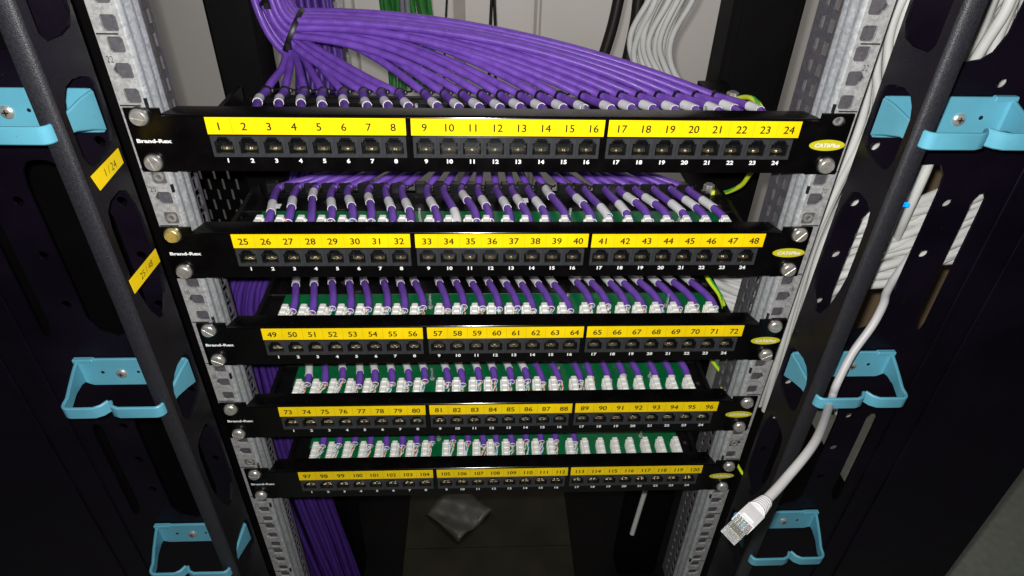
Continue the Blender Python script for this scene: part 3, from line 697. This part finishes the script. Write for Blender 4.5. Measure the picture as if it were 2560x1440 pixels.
# ------------------------------------------------------------------ earth bolts and wires
for k in range(2):
    c = Vector(OFF[k]) + Vector((207.6, 133.3, -10.6))
    t = thing('earth_bolt', 'zinc hex bolt with copper lug beside the %s panel tray' % ('topmost' if k == 0 else 'second'), 'bolt', c, 'earthing bolts on the right post')
    m = MB(); m.lathe((0, 0, 0), (0, 0, 1), [(-6, 5.2), (1.2, 5.2), (2, 4.4)], 6); m.build('hex_head', 'chrome', t)
    m = MB(); m.lathe((0, 0, -8), (0, 0, 1), [(0, 6.6), (1.5, 6.6)], 20); m.build('bolt_washer', 'chrome', t, 40)
    m = MB(); m.box(4.8, 11, -2.6, 2.6, -5, -2.5); m.build('copper_lug', 'copper', t)
    m = MB(); m.box(-12, 14, -9, 62, -12, -8.2); m.build('bolt_bracket', 'post', t)
def earth(pts, label, r=2.1):
    t = thing('earth_wire', label, 'earth wire', pts[0], 'yellow and green earth wires')
    P = spline([Vector(p) - Vector(pts[0]) for p in pts], 8)
    m = MB(); m.tube(P, r, 10); m.build('yellow_insulation', 'earthy', t, 60)
    # green stripe wound slowly round the wire
    m = MB(); g = []
    for i, p in enumerate(P):
        a = -1.0 + i * .16; g.append(p + Vector((math.cos(a) * r * .55, -abs(math.sin(a)) * r * .3, math.sin(a) * r * .55)))
    m.tube(g, r * .68, 8); m.build('green_stripe', 'earthg', t, 60)
B1 = Vector(OFF[0]) + Vector((207.6, 133.3, -16.5)); B2 = Vector(OFF[1]) + Vector((207.6, 133.3, -16.5))
earth([B1, at(1862, 243, 1, 116), at(1886, 251, 1, 100), at(1905, 276, 1, 88), at(1922, 350, 1, 90), at(1905, 400, 1, 90), at(1875, 435, 1, 96), at(1852, 464, 1, 108), at(1810, 482, 1, 125), B2], 'green and yellow earth wire looping from the top bolt down to the second bolt')
earth([B2, at(1800, 489, 1, 126), at(1815, 500, 1, 118), at(1825, 516, 1, 110), at(1822, 560, 1, 95), at(1770, 650, 1, 70), at(1768, 692, 1, 66), at(1800, 740, 1, 62), at(1812, 790, 1, 58), at(1800, 850, 1, 50)], 'green and yellow earth wire curving down at the right end of the third panel')
earth([at(1770, 880, 1, 60), at(1783, 905, 1, 60), at(1802, 930, 1, 58), at(1810, 952, 1, 52), at(1805, 975, 1, 40)], 'short yellow earth wire at the right end of the fourth panel')
earth([at(1838, 1150, 1, 20), at(1850, 1174, 1, 5), at(1862, 1192, 1, -3)], 'tiny bit of yellow earth wire beside the lowest panel', 1.5)
earth([at(1925, 1325, 1, 40), at(1932, 1350, 1, 38), at(1945, 1388, 1, 34), at(1950, 1420, 1, 30)], 'yellow earth wire seen through the lowest right hook', 2.0)
earth([at(1880, 1395, 1, 10), at(1900, 1420, 1, 5), at(1925, 1460, 1, 0)], 'green earth wire under the lowest right hook', 2.0)

# ------------------------------------------------------------------ white cables
def bundle(name, label, group, ctrs, n, rad, r, m_, seed, sq=(1, 1, 0), catg='cable'):
    for i in range(n):
        rnd = random.Random(seed + i); a = i * 2.39996; q = rad * math.sqrt((i + .5) / n)
        pts = []
        for c in ctrs:
            c = Vector(c); o = Vector((math.cos(a) * q * sq[0], math.sin(a) * q * sq[1], math.sin(a) * q * sq[2])); a += rnd.uniform(-.25, .25)
            pts.append(c + o + Vector((rnd.uniform(-1, 1), rnd.uniform(-1, 1), rnd.uniform(-1, 1))) * (4.0 if m_ == 'white' and rad > 20 and c.y < 200 else 1.5))
        base = pts[-1]; mm = MB(); mm.tube([p - base for p in spline(pts, 6)], r, 9); o = mm.build(name, m_, None, 60); o.location = base * S
        tag(o, label, catg, group)
V = lambda *a: at(*a)
bundle('white_cable', 'white cable in the bundle hanging behind the purple fan', 'white cables hanging behind the purple fan',
       [V(1700, -60, 1, 300), V(1668, 0, 1, 300), V(1625, 90, 1, 300), V(1630, 160, 1, 300), V(1690, 260, 1, 290), V(1760, 420, 1, 280)], 16, 24, 3.3, 'white', 50, (1.1, .8, 0))
bundle('white_cable', 'white cable running upright in the gap between right rail and manager', 'white cables upright behind the right rail',
       [V(2275, -60, 1, 60), V(2238, 50, 1, 60), V(2215, 150, 1, 60), V(2205, 290, 1, 58), V(2135, 440, 1, 55), V(2058, 600, 1, 50), V(2005, 760, 1, 45), V(1965, 900, 1, 40), V(1925, 1020, 1, 40)], 11, 13, 3.2, 'white', 90)
bundle('white_cable', 'white cable seen through the large opening at the top right', 'white cables behind the top right opening',
       [V(2580, -160, 1, 40), V(2520, -20, 1, 40), V(2480, 80, 1, 44), V(2425, 180, 1, 46), V(2440, 260, 1, 60), V(2580, 400, 1, 75)], 30, 34, 3.7, 'white', 130, (1.1, .4, .2))
bundle('white_cable', 'white cable crossing behind the slots of the right manager', 'white cables crossing behind the right manager',
       [V(2620, 480, 1, 30), V(2440, 545, 1, 24), V(2330, 585, 1, 22), V(2240, 612, 1, 22), V(2130, 640, 1, 28), V(2040, 690, 1, 60), V(1940, 725, 1, 95), V(1870, 730, 1, 115), V(1760, 690, 1, 130), V(1700, 600, 1, 160)], 30, 33, 3.9, 'white', 170, (.3, .28, 1.0))
bundle('white_cable', 'white cable rising steeply behind the upper slot of the right manager', 'white cables rising behind the upper right slot',
       [V(2350, 300, 1, 5), V(2318, 410, 1, 5), V(2268, 520, 1, 7), V(2215, 640, 1, 30)], 2, 4, 3.4, 'white', 220)
for q, (x0, z0, x1, z1) in enumerate(((270, -248, 372, -262), (270, -262, 372, -276), (270, -300, 376, -322), (270, -232, 360, -240))):
    m = MB(); m.tube(spline([Vector((0, 0, 0)), Vector(((x1 - x0) * .5, 4, (z1 - z0) * .35)), Vector((x1 - x0, 0, z1 - z0))], 6), 3.4, 9); o = m.build('white_cable', 'white', None, 60); o.location = Vector((x0, 45, z0)) * S
    tag(o, ['white cable strand just below the middle right hook', 'second white cable strand below the middle right hook', 'lone white cable strand crossing the lower right slot', 'white cable strand behind the middle right hook'][q], 'cable', 'white strands behind the right manager')
# one white cable hanging under the lowest panel
t = thing('white_cable', 'single white cable hanging below the lowest panel', 'cable', at(1580, 1335, 1, 150))
c = at(1580, 1335, 1, 150); m = MB(); m.tube([at(1628, 1180, 1, 175) - c, at(1600, 1270, 1, 162) - c, Vector((0, 0, 0))], 3.6, 10); m.build('jacket', 'white', t, 60)

# hanging things far behind the fan, in front of the wall
bundle('green_cable', 'green cable hanging far behind the purple fan', 'green cables hanging at the back', [V(1010, -90, 1, 620), V(1008, 0, 1, 620), V(1022, 80, 1, 620), V(1030, 220, 1, 600)], 24, 38, 4.2, 'greencab', 300, (1, .5, 0))
bundle('grey_cable', 'grey cable hanging among the green ones', 'grey cables hanging at the back', [V(1020, -90, 1, 585), V(1012, 0, 1, 585), V(1018, 80, 1, 585), V(1020, 200, 1, 570)], 2, 6, 4.0, 'greycab', 330, (1, .5, 0))
for j, (px0, px1, y, r, lab) in enumerate(((1120, 1112, 760, 1.9, 'thin dark cord hanging in front of the grey wall, leftmost'), (1232, 1224, 700, 2.6, 'thin black cord of the hanging pair, left one'), (1233, 1240, 700, 2.6, 'thin black cord of the hanging pair, right one'))):
    c = at(px1, 100, 1, y); m = MB(); m.tube([at(px0, -60, 1, y) - c, Vector((0, 0, 0)), at(px1 - 2, 260, 1, y) - c], r, 8); o = m.build('hanging_cord', 'blackcab', None, 60); o.location = c * S
    tag(o, lab, 'cord', 'dark cords hanging at the back')
for j, (pp, r, lab) in enumerate((([(1556, -60), (1546, 0), (1530, 70), (1505, 150), (1480, 230)], 7.2, 'thick black cable hanging left of the white bundle'), ([(1605, -60), (1596, 0), (1588, 60), (1566, 160), (1545, 250)], 7.5, 'thick black cable touching the white bundle'))):
    c = at(*pp[2], 1, 420); m = MB(); m.tube(spline([at(*q, 1, 420) - c for q in pp], 6), r, 10); o = m.build('power_cable', 'blackcab', None, 60); o.location = c * S
    tag(o, lab, 'power cable', 'thick black cables hanging at the back')
def rear_strip(px0, px1, py, y, label, m_):
    a = at(px0, py, 1, y); w = at(px1, py, 1, y).x - a.x
    t = thing('perforated_rail', label, 'rail', (a.x, y, a.z), 'perforated rails at the back')
    hol = [[(w * .5 + w * .2 * math.cos(i * math.pi / 4), z + 4.5 * math.sin(i * math.pi / 4)) for i in range(8)] for z in range(-140, 220, 18)]
    mm = MB(); mm.plate([(0, -160), (w, -160), (w, 230), (0, 230)], hol, lambda a_, b_, d: (a_, d, b_), 2); mm.build('rail_strip', m_, t)
rear_strip(817, 858, 20, 560, 'pale perforated rail far behind, right of the purple riser', 'galv')
rear_strip(1598, 1622, 20, 440, 'pale perforated rail behind the thick black cable', 'galv')

# ------------------------------------------------------------------ loose patch cable with its plug
pts = [at(2300, 610, 1, 12), at(2240, 690, 1, -1), at(2216, 732, 1, -13), at(2208, 762, 1, -24), at(2180, 815, 1, -34), at(2130, 885, 1, -42), at(2092, 960, 1, -52), at(2078, 1000, 1, -57)]
def dep(px, py, d): return CAM + CM @ Vector(((px - 1280) / FPX, -(py - 720) / FPX, -1)) * d
pts += [dep(2040, 1100, 452), dep(1962, 1200, 415), dep(1908, 1258, 392)]
plug0 = dep(1905, 1262, 390); plug1 = dep(1822, 1342, 358)
t = thing('patch_cable', 'loose white patch cable with clear plug dangling through the middle right hook', 'patch cable', plug0)
m = MB(); m.tube([p - plug0 for p in spline(pts, 8)], 3.1, 14); m.build('jacket', 'patch', t, 60)
ax = (plug1 - plug0).normalized(); vw = (CAM - plug0).normalized()
sd = ax.cross(vw).normalized(); upv = sd.cross(ax).normalized()
def tf(a, s_, u): return ax * a * 1.16 + sd * s_ * .86 + upv * u * .86
def tbox(m, a0, a1, s0, s1, u0, u1, ta=1.0):
    v = [tf(a_, s_ * (ta if a_ == a1 else 1), u_ * (ta if a_ == a1 else 1)) for a_ in (a0, a1) for s_ in (s0, s1) for u_ in (u0, u1)]
    m.add(v, [(0, 1, 3, 2), (4, 6, 7, 5), (0, 4, 5, 1), (2, 3, 7, 6), (0, 2, 6, 4), (1, 5, 7, 3)])
m = MB(); pf = [(-6, 3.9), (-5.6, 4.6)]
for i in range(6):
    a = -5 + i * 2.6; r = 4.9 + i * .32; pf += [(a, r), (a + 1.5, r + .1), (a + 1.7, r - .9), (a + 2.4, r - .9)]
pf += [(11, 6.2)]
pf = [(a, r * .86) for a, r in pf]
m.lathe((0, 0, 0), ax, pf, 20)
m.build('boot', 'patch', t, 40)
m = MB(); tbox(m, 10.5, 23, -6.6, 6.6, -4.6, 4.2); tbox(m, 12.5, 21.5, -4.2, 4.2, 4.2, 5.6); m.build('boot_body', 'patch', t)
bv = t.children[-1].modifiers.new('b', 'BEVEL'); bv.width = .0008; bv.segments = 2
m = MB(); tbox(m, 23, 36.5, -5.8, 5.8, -4.0, 3.4); tbox(m, 24, 33, -2.6, 2.6, -5.2, -4.0); m.build('plug', 'plugclear' if 'plugclear' in M else 'clear', t)
m = MB(); mats = []
for i, c_ in enumerate(('orange', 'whitew', 'blue', 'whitew', 'greenw', 'whitew', 'brown', 'whitew')):
    m.k = i; mats.append(c_); m.tube([tf(22, -3.6 + i * 1.03, 1.3), tf(33.5, -3.6 + i * 1.03, 1.3)], .45, 6)
m.build('plug_wires', mats, t, 60)
m = MB()
for i in range(8): tbox(m, 31.5, 36.2, -3.9 + i * 1.03, -3.35 + i * 1.03, 1.8, 3.6)
m.build('plug_contacts', 'gold', t)

# blue light behind the right manager, plastic bag and boards in the depth
m = MB(); m.bbox(-2.5, 2.5, -1, 1, -1.5, 1.5, .4); o = m.build('indicator_light', 'led'); o.location = Vector(at(2264, 511, 1, -9)) * S
tag(o, 'tiny glowing blue indicator light behind the right manager', 'indicator light')
c = at(1148, 1282, 2, -852); m = MB(); rnd = random.Random(4); g = 12; W = []
for i in range(g + 1):
    for j in range(g + 1):
        u, v_ = i / g - .5, j / g - .5; x = (u - v_) * 62; y = (u + v_) * 62; W.append((x, y, 5 + 5 * math.sin(u * 9 + v_ * 4) + rnd.uniform(-1.5, 1.5)))
m.add(W, [(i * (g + 1) + j, (i + 1) * (g + 1) + j, (i + 1) * (g + 1) + j + 1, i * (g + 1) + j + 1) for i in range(g) for j in range(g)])
o = m.build('plastic_bag', 'bag', None, 60); o.location = c * S; o.modifiers.new('s', 'SOLIDIFY').thickness = .0006
tag(o, 'crumpled frosted plastic bag lying on the cabinet base below the lowest panel', 'plastic bag')
# brown board behind the right manager, seen through its slots and beside the rail
t = thing('brown_board', 'brown board standing behind the white cables on the right', 'board', (400, 190, -300))
m = MB(); m.bbox(-30, 260, 40, 52, -60, 372, 1); m.build('board_face', 'brownmetal', t)

t = thing('blackout_sheet', 'black sheet added behind the left cable manager to keep its slots dark', 'sheet', (-450, 110, -860))  # added sheet that hides the bright wall behind the left slots
m = MB(); m.bbox(-170, 160, 0, 3, 0, 1120, .5); m.build('sheet_face', 'post', t)
